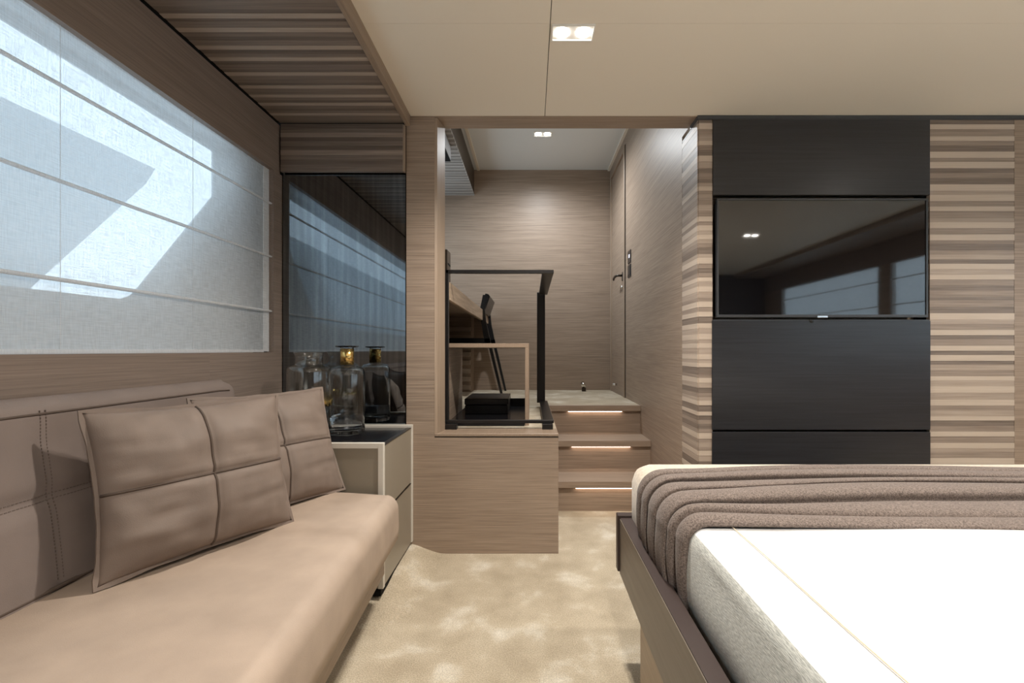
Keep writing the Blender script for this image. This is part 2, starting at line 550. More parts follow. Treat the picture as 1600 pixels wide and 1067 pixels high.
# end face of the soffit, facing the bed
zz = [(2.005, 1.983, 3), (1.983, 1.962, 2), (1.962, 1.943, 1), (1.943, 1.923, 3), (1.923, 1.903, 2), (1.903, 1.882, 3), (1.882, 1.860, 1), (1.860, 1.838, 2), (1.838, 1.815, 3), (1.815, 1.783, 2)]
for (b, a, t) in zz:
    box('plank', XL + .010, XS - .008, 2.136 + (.0, .0, .001, .0018)[t], 2.152, a, b, M['zeb_soffit'][t], sof)
tag(box('trim_1', XS, XS + .022, YB, 2.150, ZS - .006, ZC + .01, M['wood_trim_y'], bev=.002), 'slim brown edging along the striped soffit', 'trim', kind='structure')
tag(box('trim_2', XS - .008, XS + .0, 2.134, 2.1545, 1.783, ZS - .006, M['wood_trim']), 'thin upright edging at the end of the striped soffit', 'trim', kind='structure')

# ------------------------------------------------------------------ window wall with the roman blind
wl = empty('wall_left', (XL, 0, 0), 'brown veneer window wall behind the sofa', 'wall', kind='structure')
ZW0, ZW1 = .945, 1.776
YW1 = 2.098
box('fascia_panel', XL - .03, XL, YB, YA - .012, ZW1, ZS - .004, M['wood_dark_y'], wl)
box('lower_panel', XL - .03, XL, YB, 1.68, 0, ZW0, M['wood_dark_y'], wl)
box('lower_panel', XL - .03, XL, 1.68, YA + .03, 0, ZW0, M['wood_dark_y'], wl)
box('end_panel', XL - .03, XL, YW1, YA + .03, ZW0, ZW1, M['wood_dark_y'], wl)
# hull lining with the slanted opening, a hand's breadth outside the blind
win = empty('window_1', (-1.33, 0, 1.1), 'slanted hull window behind the sheer blind', 'window', kind='structure')
XO = -1.31
op = [(-1.9, 1.775), (1.90, 1.775), (1.90, 1.589), (1.545, 1.168), (1.515, 1.136), (1.475, 1.118), (-1.9, 1.09)]
fr = [(YB, 2.14), (2.4, 2.14), (2.4, 1.589), (2.4, 1.0), (2.4, .7), (1.475, .7), (YB, .7)]
bm = bmesh.new()
for xx in (XO, XO - .008):
    A = [bm.verts.new((xx, *p)) for p in op]; B = [bm.verts.new((xx, *p)) for p in fr]
    for i in range(len(op)):
        j = (i + 1) % len(op)
        bm.faces.new((A[i], A[j], B[j], B[i]))
    if xx == XO: A0 = A
for i in range(len(op)):
    j = (i + 1) % len(op)
    bm.faces.new((A0[i], A0[j], A[j], A[i]))
link('hull_lining', bm, M['hull'], win)
prism('window_pane', op, 'x', XO - .014, XO - .009, M['pane'], win)
box('reveal', XO, XL - .03, YB, 2.4, ZW1 + .03, ZW1 + .05, M['hull'], win)
box('reveal', XO, XL - .03, YB, 2.4, ZW0 - .04, ZW0 - .01, M['hull'], win)
# bulwark of the side deck outside
tag(prism('deck_bulwark', [(-3.0, 1.72), (2.11, 1.785), (2.06, 1.70), (1.55, 1.13), (-3.0, .95)], 'x', -1.86, -1.72, M['hull_out']),
    'pale slanted bulwark of the side deck seen through the blind', 'bulwark')

bl = empty('roman_blind', (XL - .03, .4, ZW0), 'sheer white roman blind with three slim rods over the sofa', 'blind')
XB = XL - .022
bm = bmesh.new()
ny, nz = 90, 40
Y0b, Y1b = -2.3, 2.095
gg = [[bm.verts.new((XB + .0025 * math.sin(9 * (Y0b + (Y1b - Y0b) * i / ny)) * math.sin(PI * j / nz * 3.4), Y0b + (Y1b - .042 - Y0b) * i / ny, ZW0 + .012 + (ZW1 + .02 - ZW0 - .012) * j / nz)) for j in range(nz + 1)] for i in range(ny + 1)]
for i in range(ny):
    for j in range(nz):
        bm.faces.new((gg[i][j], gg[i + 1][j], gg[i + 1][j + 1], gg[i][j + 1]))
link('blind_fabric', bm, M['sheer'], bl, True)
box('side_hem', XB - .002, XB + .002, Y1b - .042, Y1b, ZW0 + .004, ZW1 + .02, M['sheer_hem'], bl)
box('bottom_hem', XB - .003, XB + .003, Y0b, Y1b - .042, ZW0 + .001, ZW0 + .012, M['sheer_hem'], bl)
for z in (1.132, 1.380, 1.622):
    tube('rod', [(XB + .009, Y0b, z), (XB + .009, Y1b - .006, z), (XB + .014, Y1b + .010, z)], [.0055, .0055, .002], M['sheer_hem'], bl)
for y in (.30, .73, 1.165, 1.622):
    box('seam', XB + .0028, XB + .0034, y - .0007, y + .0007, ZW0 + .012, ZW1, M['sheer_hem'], bl)

# smoked mirror at the end of the window wall
mr = empty('smoked_mirror', (-.87, YA, .6), 'tall smoked mirror panel between window wall and wooden pillar', 'mirror')
box('mirror_glass', XL + .006, XS - .004, YA + .002, YA + .010, .58, 1.79, M['mirror'], mr)
box('backing', XL - .2, XS, YA + .010, YA + .03, .0, 2.9, M['black_gap'], mr)

# ------------------------------------------------------------------ pillar, half wall, header
wf = empty('wall_front', (-.3, YA, 0), 'pale wood pillar and half wall framing the stair opening', 'wall', kind='structure')
XP = -.452                                     # pillar right edge
box('pillar_panel', XS + .001, XP, YA, YA + .10, ZU, ZC, M['wood_x'], wf)
box('half_wall_panel', XS + .001, XH, YA, YA + .03, 0, ZU - .001, M['wood_x'], wf)
box('half_wall_side', XH - .03, XH, YA + .03, 3.27, 0, ZU - .001, M['wood_y'], wf)
box('sill_board', XP, XH, YA - .001, 2.31, ZU - .012, ZU + .0015, M['wood_trim_y'], wf, bev=.002)
box('sill_groove', XP, XH, YA - .0012, YA + .01, ZU - .0155, ZU - .012, M['black_gap'], wf)
# splayed jamb of the opening
prism('jamb', [(XP, YA - .001), (XP + .012, YA + .004), (XP + .030, YA + .10), (XP, YA + .10)], 'z', ZU, ZC - .004, M['wood_trim'], wf)
box('pillar_return', XS + .001, XP, YA + .10, YA + .13, ZU, 2.9, M['wood_x'], wf)
# header: underside of the deck beam and the bulkhead above it
hd = empty('lintel', (.2, YA, ZC), 'wooden lintel over the stair opening', 'lintel', kind='structure')
box('lintel_board', XS, XC + .02, YA - .004, 2.275, ZC - .002, ZC + .03, M['wood_x'], hd)
box('bulkhead', XS - .7, XC + .02, 2.20, 2.275, ZC + .03, ZUC + .03, M['ceil'], hd)

# ------------------------------------------------------------------ stair wall, landing walls, door
wr = empty('wall_stair', (XC, 3.2, 0), 'brown veneer wall to the right of the steps', 'wall', kind='structure')
YZ = 2.372
box('wall_panel', XC, XC + .05, YZ, 3.80, 0, ZUC + .05, M['wood_y'], wr)
box('wall_panel', XC, XC + .05, YZ - .2, YZ, ZC, ZUC + .05, M['wood_y'], wr)
box('wall_panel', XC, XC + .05, 4.50, YU, ZU, ZUC + .05, M['wood_y'], wr)
box('wall_panel', XC, XC + .05, 3.80, 4.50, ZUC - .09, ZUC + .05, M['wood_y'], wr)
d1 = empty('door_1', (XC, 4.15, ZU), 'flush wooden door beside the landing with dark lever handle', 'door', kind='structure')
box('door_leaf', XC + .008, XC + .04, 3.845, 4.46, ZU - .02, ZUC - .12, M['wood_y'], d1)
box('door_jamb', XC - .010, XC + .045, 3.80, 3.845, ZU, ZUC - .08, M['wood_trim'], d1, bev=.003)
box('door_gap', XC - .002, XC + .002, 3.785, 3.80, ZU, ZUC - .08, M['black_gap'], d1)
box('door_jamb', XC - .006, XC + .045, 4.46, 4.50, ZU, ZUC - .08, M['wood_trim'], d1, bev=.003)
box('door_light_block', XC + .046, XC + .06, 3.7, YU + .05, ZU - .05, ZUC + .05, M['black_gap'], d1)  # unseen panel added to stop outside light leaking round the door
box('door_head', XC - .006, XC + .045, 3.845, 4.46, ZUC - .12, ZUC - .08, M['wood_trim'], d1)
hn = empty('handle', (XC, 3.93, 1.585), parent=d1)
box('rosette', XC - .002, XC + .010, 3.90, 3.945, 1.545, 1.62, M['bronze'], hn, bev=.003)
tube('lever', [(XC - .002, 3.922, 1.59), (XC - .045, 3.93, 1.59), (XC - .052, 3.96, 1.588), (XC - .052, 4.03, 1.586), (XC - .050, 4.055, 1.570)], [.010, .010, .011, .010, .008], M['bronze'], hn)
tube('lock_cylinder', [(XC + .01, 3.93, 1.49), (XC - .012, 3.93, 1.49)], .017, M['chrome'], d1, n=14)
tube('door_bumper', [(XC + .01, 4.22, .640), (XC - .03, 4.22, .640)], .010, M['chrome'], d1, n=12)

tag(box('wall_back_upper', -1.25, XC + .05, YU, YU + .05, ZU - .05, ZUC + .05, M['wood_x']), 'brown veneer wall at the far end of the landing', 'wall', kind='structure')
uc = empty('ceiling_upper', (0, 3.4, ZUC), 'pale cream ceiling over the landing', 'ceiling', kind='structure')
M['ceil_upper'] = plain('ceiling_upper_white', (.74, .76, .75), .4, .4)
box('ceiling_panel', -.60, XC + .05, 2.20, YU, ZUC, ZUC + .03, M['ceil_upper'], uc)
box('edge_batten', -.53, -.505, 2.275, YU, ZUC - .008, ZUC, M['ceil'], uc)
box('edge_batten', XC - .022, XC, 2.275, YU, ZUC - .012, ZUC, M['ceil'], uc)
# left side of the landing: wall with a window over the desk
wu = empty('wall_upper_left', (-1.22, 3.4, ZU), 'wood wall with a window beside the landing desk', 'wall', kind='structure')
box('wall_panel', -1.27, -1.22, 2.275, YU, ZU, 1.42, M['wood_y'], wu)
box('wall_panel', -1.27, -1.22, 2.275, YU, 2.25, ZUC + .05, M['wood_y'], wu)
box('wall_panel', -1.27, -1.22, 4.40, YU, 1.42, 2.25, M['wood_y'], wu)
box('wall_panel', -1.27, -1.22, 2.275, 2.45, 1.42, 2.25, M['wood_y'], wu)
w2 = empty('window_2', (-1.24, 3.4, 1.8), 'side window over the landing desk', 'window', kind='structure')
box('window_pane', -1.255, -1.25, 2.45, 4.40, 1.42, 2.25, M['pane'], w2)
# slatted soffit at the landing's left
us = empty('ceiling_soffit_upper', (-.9, 3.4, 2.48), 'grey slatted soffit at the top of the landing', 'soffit', kind='structure')
box('soffit_side', -.580, -.560, 2.28, YU, 2.488, ZUC, M['bronze'], us)
box('soffit_backing', -1.22, -.58, 2.28, YU, 2.49, 2.52, M['black_gap'], us)
y = YU
rs = random.Random(5)
i = 0
while y > 2.35:
    w = rs.uniform(.028, .05) if i % 2 else rs.uniform(.016, .03)
    box('slat', -1.22, -.556, y - w, y, 2.478 + (0 if i % 2 == 0 else .004), 2.49, M['grey_slat'][i % 2], us)
    y -= w
    i += 1
bc = empty('blind_cassette', (-.8, 2.9, 2.36), 'grey blind cassette hanging under the landing soffit', 'cassette')
box('cover', -.80, -.600, 2.28, 3.45, 2.375, 2.478, plain('cassette_grey', (.30, .31, .32), .4), bc)
box('underside', -.80, -.602, 2.28, 3.449, 2.366, 2.375, M['black_gap'], bc)

# ------------------------------------------------------------------ stairs
st = empty('stairs', (.45, 2.9, 0), 'three wooden steps with glowing strips under the treads', 'stairs', kind='structure')
steps = [(2.712, .182), (2.985, .368), (3.262, ZU)]
for k, (yn, zt) in enumerate(steps):
    yback = steps[k + 1][0] + .03 if k < 2 else 3.30
    zb = steps[k - 1][1] if k else 0
    box('tread', XH, XC, yn, yback, zt - .040, zt + (.0 if k < 2 else .001), M['wood_x'], st, bev=.002)
    box('riser', XH, XC, yn + .022, yn + .045, zb, zt - .040, M['wood_x'], st)
    w = (.60, .58, .56)[k]
    cx = .455
    box('led_strip', cx - .19, cx + .19, yn + .006, yn + .021, zt - .0435, zt - .040, M['led'], st)

# ------------------------------------------------------------------ television wall
wt = empty('wall_tv', (1.8, YT, 0), 'striped wood wall with black panels around the television', 'wall', kind='structure')
X1, X2, X3 = .848, 1.860, 2.256                # strip | black panels | strip | plain
ZT = 2.030
box('wall_core', XC + .016, X1, YT + .02, YT + .10, 0, ZT, M['black_gap'], wt)
box('wall_core', X1, X2, YT + .09, YT + .12, 0, ZT, M['wood_x'], wt)
box('wall_core', X2, XR, YT + .02, YT + .10, 0, ZT, M['black_gap'], wt)
# shadow-gap trim under the ceiling
tag(box('trim_3', XC - .001, XR, YT - .002, YT + .10, ZT, ZC - .002, M['bezel']), 'dark slim trim between ceiling and television wall', 'trim', kind='structure')


def stripes(z0, z1, seed):
    r = random.Random(seed)
    out = []
    z = z0
    last = 0
    while z < z1 - 1e-6:
        if last != 0 and r.random() < .44:
            t, h = 0, r.uniform(.018, .030)
        else:
            t = r.choice([q for q in (1, 2, 2, 3) if q != last]); h = r.uniform(.016, .034)
        h = min(h, z1 - z)
        if z1 - z - h < .010: h = z1 - z
        out.append((z, z + h, t)); z += h; last = t
    return out


S1 = stripes(0.02, ZT, 11)
for (a, b, t) in S1:
    dy = (0, .0008, .0014, .002)[t]
    box('plank', XC + .006, X1 - .001, YT + dy, YT + .02, a, b, M['zeb'][t], wt)
    box('plank', XC + dy * .6, XC + .016, YT + .006, YZ, a, b, M['zeby'][t], wt)
for (a, b, t) in stripes(.02, ZT, 23):
    dy = (0, .0008, .0014, .002)[t]
    box('plank', X2 + .002, X3, YT + dy, YT + .02, a, b, M['zeb'][t], wt)
box('wall_panel', X3 + .002, XR, YT + .002, YT + .02, 0, ZT, M['wood_x'], wt)
box('black_panel', X1, X2, YT - .004, YT + .03, 1.678, ZT, M['black_panel'], wt, bev=.0015)
box('black_panel', X1 - .004, X2, YT - .006, YT + .03, .584, 1.092, M['black_panel'], wt, bev=.0015)
box('black_panel', X1 - .004, X2, YT - .006, YT + .03, .03, .574, M['black_panel'], wt, bev=.0015)
box('panel_ledge', X1, X2, YT + .0, YT + .09, 1.092, 1.097, M['bezel'], wt)

tv = empty('television', (1.355, YT + .02, 1.38), 'flat black television recessed in the striped wall', 'television')
TX0, TX1, TZ0, TZ1 = .866, 1.848, 1.108, 1.661
box('housing', TX0 + .01, TX1 - .01, YT + .012, YT + .06, TZ0 + .01, TZ1 - .01, M['black'], tv)
bm = bmesh.new()
b_ = .008
add_box(bm, TX0, TX1, YT - .006, YT + .012, TZ1 - b_, TZ1)
add_box(bm, TX0, TX1, YT - .006, YT + .012, TZ0, TZ0 + b_ + .004)
add_box(bm, TX0, TX0 + b_, YT - .006, YT + .012, TZ0 + b_ + .004, TZ1 - b_)
add_box(bm, TX1 - b_, TX1, YT - .006, YT + .012, TZ0 + b_ + .004, TZ1 - b_)
link('bezel', bm, M['bezel'], tv)
box('screen', TX0 + b_, TX1 - b_, YT - .002, YT + .012, TZ0 + b_ + .004, TZ1 - b_, M['screen'], tv)
box('name_plate', 1.332, 1.380, YT - .009, YT - .006, TZ0 - .002, TZ0 + .007, M['silver'], tv, bev=.001)
tube('receiver_eye', [(1.305, YT - .010, 1.090), (1.305, YT - .002, 1.090)], .0085, M['black'], tv, n=14)

# ------------------------------------------------------------------ right window wall (seen only mirrored in the screen), wall behind the bed
ww = empty('wall_right', (XR, 0, 0), 'window wall on the far side of the bed', 'wall', kind='structure')
box('wall_panel', XR, XR + .05, YB, YT, 0, ZW0, M['wood_y'], ww)
box('wall_panel', XR, XR + .05, YB, YT, ZW1, ZC + .05, M['wood_dark_y'], ww)
for a, b in ((YB, -1.95), (-.22, -.06), (1.95, YT)):
    box('wall_panel', XR, XR + .05, a, b, ZW0, ZW1, M['wood_y'], ww)
w3 = empty('window_3', (XR + .04, -1.1, 1.0), 'aft window of the far wall', 'window', kind='structure')
box('window_pane', XR + .030, XR + .036, -1.95, -.22, ZW0, ZW1, M['pane'], w3)
w4 = empty('window_4', (XR + .04, 1.0, 1.0), 'forward window of the far wall', 'window', kind='structure')
box('window_pane', XR + .030, XR + .036, -.06, 1.95, ZW0, ZW1, M['pane'], w4)
for nm, a, b in (('aft', -1.95, -.22), ('forward', -.06, 1.95)):
    rb = empty('roman_blind', (XR, (a + b) / 2, ZW0), 'sheer roman blind on the %s window beyond the bed' % nm, 'blind')
    bm = bmesh.new()
    vs = [bm.verts.new(c) for c in ((XR + .012, a, ZW0), (XR + .012, b, ZW0), (XR + .012, b, ZW1), (XR + .012, a, ZW1))]
    bm.faces.new(vs)
    link('blind_fabric', bm, M['sheer_open'], rb)
    for z in (1.132, 1.38, 1.622):
        tube('rod', [(XR + .004, a, z), (XR + .004, b, z)], .0055, M['rod'], rb, n=6)
tag(box('ceiling_soffit_right', 2.95, XR, YB, YT, ZC - .05, ZC - .002, M['zeb'][2]), 'wooden soffit over the far window wall', 'soffit', kind='structure')
tag(box('wall_back', XL - .05, XR + .05, YB - .05, YB, 0, ZC + .05, M['dark_wall']), 'dark wood wall behind the bed head', 'wall', kind='structure')

# ------------------------------------------------------------------ downlights
def downlight(cx, cy, z, label, w=.147, d=.080, watts=LAMP_W, ang=142, col=LAMP_COL):
    t = empty('downlight', (cx, cy, z), label, 'downlight', 'twin recessed downlights')
    x0, x1, y0, y1 = cx - w / 2, cx + w / 2, cy - d / 2, cy + d / 2
    bm = bmesh.new()
    f = .005
    for a in ((x0, x1, y0, y0 + f), (x0, x1, y1 - f, y1), (x0, x0 + f, y0 + f, y1 - f), (x1 - f, x1, y0 + f, y1 - f)):
        add_box(bm, *a, z - .006, z + .0)
    link('frame', bm, M['lamp_frame'], t)
    box('plate', x0 + f, x1 - f, y0 + f, y1 - f, z - .002, z, M['lamp_frame'], t)
    for s in (-1, 1):
        lx = cx + s * .0365
        bm = bmesh.new()
        add_lathe(bm, [(0, -.0045), (.024, -.0045), (.027, -.002), (0, -.002)], (lx, cy, z), 24)
        link('lamp', bm, M['lamp'], t)
        ld = bpy.data.lights.new('lamp_light', 'SPOT')
        ld.energy = watts
        ld.color = col
        ld.spot_size = math.radians(ang)
        ld.spot_blend = .9
        ld.shadow_soft_size = .025
        lo = bpy.data.objects.new('lamp_light', ld)
        COL.objects.link(lo)
        lo.parent = t
        lo.location = (lx - cx, 0, -.03)
    return t


downlight(.144, 1.588, ZC, 'twin downlight in the cream ceiling above the carpet')
downlight(.098, 3.78, ZUC, 'twin downlight in the ceiling of the raised landing', col=(.93, .97, 1.0), watts=LAMP_W * .76, ang=168)
downlight(.144, -.30, ZC, 'added unseen twin downlight above the sofa end near the bed head')  # out of view, added behind the camera to light the cabin
downlight(2.10, -.10, ZC, 'twin downlight over the middle of the bed', watts=LAMP_W * .7)
downlight(2.10, 1.10, ZC, 'twin downlight over the foot of the bed', watts=LAMP_W * .8)
downlight(2.10, -1.2, ZC, 'added unseen twin downlight over the bed pillows')  # extra lamp out of view, added for light on this end

# ------------------------------------------------------------------ sofa
so = empty('sofa', (-.8, .4, 0), 'long sand nubuck sofa under the window', 'sofa')
ZSE = .425


def front_x(y):
    return -.482 + (1.68 - y) * .056


bm = bmesh.new()
NY, prof_n = 40, 26
y_far, y_near = 1.695, -1.6
secs = []
for i in range(NY + 1):
    t = i / NY
    y = y_near + (y_far - y_near) * (1 - (1 - t) ** 2.2)
    e = 0.0
    dd = y_far - y
    r_end = .025
    drop = 0
    if dd < r_end:
        drop = r_end - math.sqrt(max(0, r_end ** 2 - (r_end - dd) ** 2))
    xf = front_x(y) - drop * .5
    zt = ZSE - drop
    zb = .258
    rr = .045
    pts = [(-1.10, zb), (-1.10, zt - .006)]
    for q in range(1, 9):
        x = -1.10 + (xf - rr + 1.10) * q / 8
        pts.append((x, zt + .012 * math.sin(PI * q / 9) + .003 * math.sin(5 * y + 9 * x)))
    for q in range(1, 9):
        a = PI / 2 * q / 8
        pts.append((xf - rr + rr * math.sin(a), zt - rr + rr * math.cos(a) + .005 * (1 - q / 8)))
    pts += [(xf + .002, zb + .05), (xf - .002, zb + .012), (xf - .014, zb)]
    secs.append([bm.verts.new((p[0], y, p[1])) for p in pts])
for i in range(NY):
    for k in range(len(secs[0])):
        k2 = (k + 1) % len(secs[0])
        bm.faces.new((secs[i][k], secs[i + 1][k], secs[i + 1][k2], secs[i][k2]))
bm.faces.new(secs[0]); bm.faces.new(secs[-1][::-1])
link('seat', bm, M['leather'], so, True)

# backrest: one padded block, gently crowned between its seams
YS = [-.9, -.26, .38, 1.02, 1.70]
ZM = .632


def pad(y, z):
    f = 1.0
    for s in YS[:-1]:
        f = min(f, 1 - .5 * math.exp(-((y - s) / .028) ** 2) * (1 - sstep(.74, .82, z)))
    f2 = 1 - .5 * math.exp(-((z - ZM) / .022) ** 2)
    return f * f2


def back_x(y, z):
    t = max(0.0, (z - .42) / .42)
    return -1.040 - .055 * t ** 1.3 + .020 * pad(y, z) - .01


bm = bmesh.new()
NYb, NZb = 150, 44
y0, y1, z0, z1 = -1.6, 1.71, .40, .845
rows = []
for i in range(NYb + 1):
    y = y0 + (y1 - y0) * (1 - (1 - i / NYb) ** 1.5)
    col = []
    for j in range(NZb + 1):
        z = z0 + (z1 - z0) * j / NZb
        x = back_x(y, z)
        dz = z1 - z
        dy = y1 - y
        r = .03
        k = 0
        if dz < r: k += r - math.sqrt(max(0, r * r - (r - dz) ** 2))
        if dy < .05: k += .05 - math.sqrt(max(0, .05 ** 2 - (.05 - dy) ** 2))
        yy, zz_ = y, z
        if dy < .05 and dz < .05:
            zz_ = z - .02 * (1 - dy / .05) * (1 - dz / .05)
        col.append(bm.verts.new((max(x - k, XL + .002), yy, zz_)))
    for z, x in ((z1 + .004, -1.125), (z1 - .01, XL + .001), (z0, XL + .001)):
        dy = y1 - y
        k = 0 if dy > .05 else .05 - math.sqrt(max(0, .05 ** 2 - (.05 - dy) ** 2))
        col.append(bm.verts.new((max(x - (k if x > -1.14 else 0), XL + .001), y, z - (k * .5 if z > .6 else 0))))
    rows.append(col)
L = len(rows[0])
for i in range(NYb):
    for k in range(L):
        bm.faces.new((rows[i][k], rows[i + 1][k], rows[i + 1][(k + 1) % L], rows[i][(k + 1) % L]))
bm.faces.new(rows[0]); bm.faces.new(rows[-1][::-1])
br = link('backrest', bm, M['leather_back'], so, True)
for s in YS[1:4]:
    for o_ in (-.006, .006):
        zs = [.45 + .0075 * q for q in range(50)]
        bm = bmesh.new()
        for z in zs:
            x = back_x(s + o_, z)
            add_box(bm, x - .001, x + .0014, s + o_ - .0008, s + o_ + .0008, z, z + .0045)
        link('stitch_row', bm, M['stitch'], br)
for o_ in (-.006, .006):
    bm = bmesh.new()
    y = -.4
    while y < 1.64:
        x = back_x(y, ZM + o_)
        add_box(bm, x - .001, x + .0014, y, y + .0045, ZM + o_ - .0008, ZM + o_ + .0008)
        y += .0075
    link('stitch_row', bm, M['stitch'], br)
tube('top_piping', [(back_x(-1.6 + .1 * q, .814), -1.6 + .1 * q, .814) for q in range(33)] + [(back_x(1.65, .812), 1.65, .811)], .0028, M['cord'], br, n=6)
tube('bottom_piping', [(-1.035, -1.6 + .1 * q, .437) for q in range(33)] + [(-1.05, 1.69, .437)], .005, M['cord'], br, n=6)
prism('base_board', [(-1.16, -1.6), (front_x(-1.6) - .055, -1.6), (front_x(1.69) - .055, 1.69), (-1.16, 1.69)], 'z', .135, .2585, M['wood_trim_y'], so)
prism('toe_kick', [(-1.15, -1.58), (front_x(-1.6) - .17, -1.58), (front_x(1.69) - .17, 1.67), (-1.15, 1.67)], 'z', .03, .135, M['black_gap'], so)

# ------------------------------------------------------------------ cushions
def cushion_pt(u, v, W, H, T, side):
    """u,v in [-1,1]; side -1 = front"""
    ex = 1 - .055 * (1 - u * u) * 1.0
    ez = 1 - .05 * (1 - v * v) * 1.0
    # sides bow in, corners stay sharp
    x = u * W / 2 * (1 - .075 * (1 - v * v) * abs(u) ** 3)
    z = v * H / 2 * (1 - .06 * (1 - u * u) * abs(v) ** 3)
    f = max(0, (1 - abs(u) ** 2.6)) ** .62 * max(0, (1 - abs(v) ** 2.6)) ** .62
    y = side * T / 2 * f
    if side < 0:
        sm = .010 * (math.exp(-(u / .05) ** 2) + math.exp(-(v / .05) ** 2)) * f ** .5
        y += sm
        wr = noise.noise(Vector((u * 2.2 + H * 19, v * 2.6, 3.1))) * .014 + noise.noise(Vector((u * 3 + H * 31, v * 8, 1.7))) * .011 * abs(u) ** .7 + noise.noise(Vector((u * 9, v * 3 + H * 17, 4.2))) * .005 * abs(v)
        y += wr * f ** .5
    return Vector((x, y, z))


def cushion(label, center_bottom, W, H, T, rz, tilt, roll):
    t = empty('throw_cushion', center_bottom, label, 'cushion', 'nubuck cushions on the sofa')
    t.rotation_euler = (tilt, roll, rz)
    n = 44
    def P(u, v, s):
        p = cushion_pt(u, v, W, H, T, s); p.z += H / 2
        return p
    bm = bmesh.new()
    fr_ = [[bm.verts.new(P(-1 + 2 * i / n, -1 + 2 * j / n, -1)) for j in range(n + 1)] for i in range(n + 1)]
    bk = [[fr_[i][j] if i in (0, n) or j in (0, n) else bm.verts.new(P(-1 + 2 * i / n, -1 + 2 * j / n, 1)) for j in range(n + 1)] for i in range(n + 1)]
    for i in range(n):
        for j in range(n):
            bm.faces.new((fr_[i][j], fr_[i + 1][j], fr_[i + 1][j + 1], fr_[i][j + 1]))
            bm.faces.new((bk[i][j], bk[i][j + 1], bk[i + 1][j + 1], bk[i + 1][j]))
    link('cushion_body', bm, M['leather_cush'], t, True, local=True)
    # flat stitched flange round the edge
    ring = []
    q = 20
    for i in range(q): ring.append((-1 + 2 * i / q, -1))
    for i in range(q): ring.append((1, -1 + 2 * i / q))
    for i in range(q): ring.append((1 - 2 * i / q, 1))
    for i in range(q): ring.append((-1, 1 - 2 * i / q))
    bm = bmesh.new()
    inn, out_ = [], []
    for (u, v) in ring:
        p = P(u, v, -1)
        d = Vector((p.x, 0, p.z - H / 2)); 
        w = .0055 + .003 * noise.noise(Vector((u * 4, v * 4, W * 3)))
        dirv = Vector((math.copysign(1, u) if abs(u) > .999 else 0, 0, math.copysign(1, v) if abs(v) > .999 else 0)).normalized()
        inn.append(p - dirv * .004); out_.append(p + dirv * w)
    m_ = len(ring)
    va = [bm.verts.new(p + Vector((0, -.003, 0))) for p in inn]; vb = [bm.verts.new(p + Vector((0, -.003, 0))) for p in out_]
    vc = [bm.verts.new(p + Vector((0, .003, 0))) for p in out_]; vd = [bm.verts.new(p + Vector((0, .003, 0))) for p in inn]
    for i in range(m_):
        j = (i + 1) % m_
        bm.faces.new((va[i], va[j], vb[j], vb[i])); bm.faces.new((vb[i], vb[j], vc[j], vc[i])); bm.faces.new((vc[i], vc[j], vd[j], vd[i]))
        bm.faces.new((vd[i], vd[j], va[j], va[i]))
    link('flange', bm, M['leather_cush'], t, False, local=True)
    off = Vector((0, -.0015, 0))
    tube('seam_cord', [P(-.0, -.985 + 1.97 * k / 40, -1) + off for k in range(41)], .0032, M['cord'], t, n=6, local=True)
    tube('seam_cord', [P(-.985 + 1.97 * k / 40, .0, -1) + off for k in range(41)], .0032, M['cord'], t, n=6, local=True)
    return t


cushion('large mocha nubuck cushion with crossed seams in front on the sofa', (-.828, 1.190, .440), .455, .385, .155, math.radians(61.5), math.radians(-12), 0)
cushion('mocha nubuck cushion leaning beside the nightstand behind another cushion', (-.800, 1.510, .440), .455, .390, .145, math.radians(62.0), math.radians(-19), 0)

# ------------------------------------------------------------------ nightstand
ns = empty('nightstand', (-.86, 1.93, 0), 'ivory edged nightstand with black top and two drawers', 'nightstand')
NX0, NX1, NY0, NY1, NZ0, NZ1 = -1.168, -.552, 1.722, 2.160, .062, .607
fw = .020
box('corner_post', NX1 - fw, NX1, NY0, NY0 + fw, NZ0, NZ1, M['ns_frame'], ns, bev=.001)
box('corner_post', NX1 - fw * .8, NX1, NY1 - fw, NY1, NZ0, NZ1, M['ns_frame'], ns, bev=.001)
box('top_edge', NX0, NX1 - fw, NY0, NY0 + fw, NZ1 - fw, NZ1, M['ns_frame'], ns, bev=.001)
box('top_edge', NX0, NX1 - fw * .8, NY1 - fw, NY1, NZ1 - fw * .9, NZ1, M['ns_frame'], ns, bev=.001)
box('end_panel', NX0, NX1 - fw, NY0 + .004, NY0 + fw, NZ0, NZ1 - fw, M['ns_panel'], ns)
box('top_panel', NX0, NX1 - fw - .004, NY0 + fw, NY1 - fw, NZ1 - .030, NZ1 - .012, M['ns_top'], ns)
box('carcass', NX0, NX1 - fw - .004, NY0 + fw, NY1 - fw, NZ0, NZ1 - .030, M['black_gap'], ns)
for (a, b) in ((NZ0, .338), (.343, NZ1 - .012)):
    dr = box('drawer', NX1 - fw - .002, NX1 - .004, NY0 + fw + .003, NY1 - fw - .003, a, b, M['ns_panel'], ns, bev=.001)
    box('drawer_lip', NX1 - fw - .002, NX1 - .003, NY0 + fw + .003, NY1 - fw - .003, b - .003, b + .0006, M['bronze'], dr)
box('toe_kick', NX0, NX1 - .012, NY0 + .01, NY1 - .002, .030, NZ0, M['black_gap'], ns)

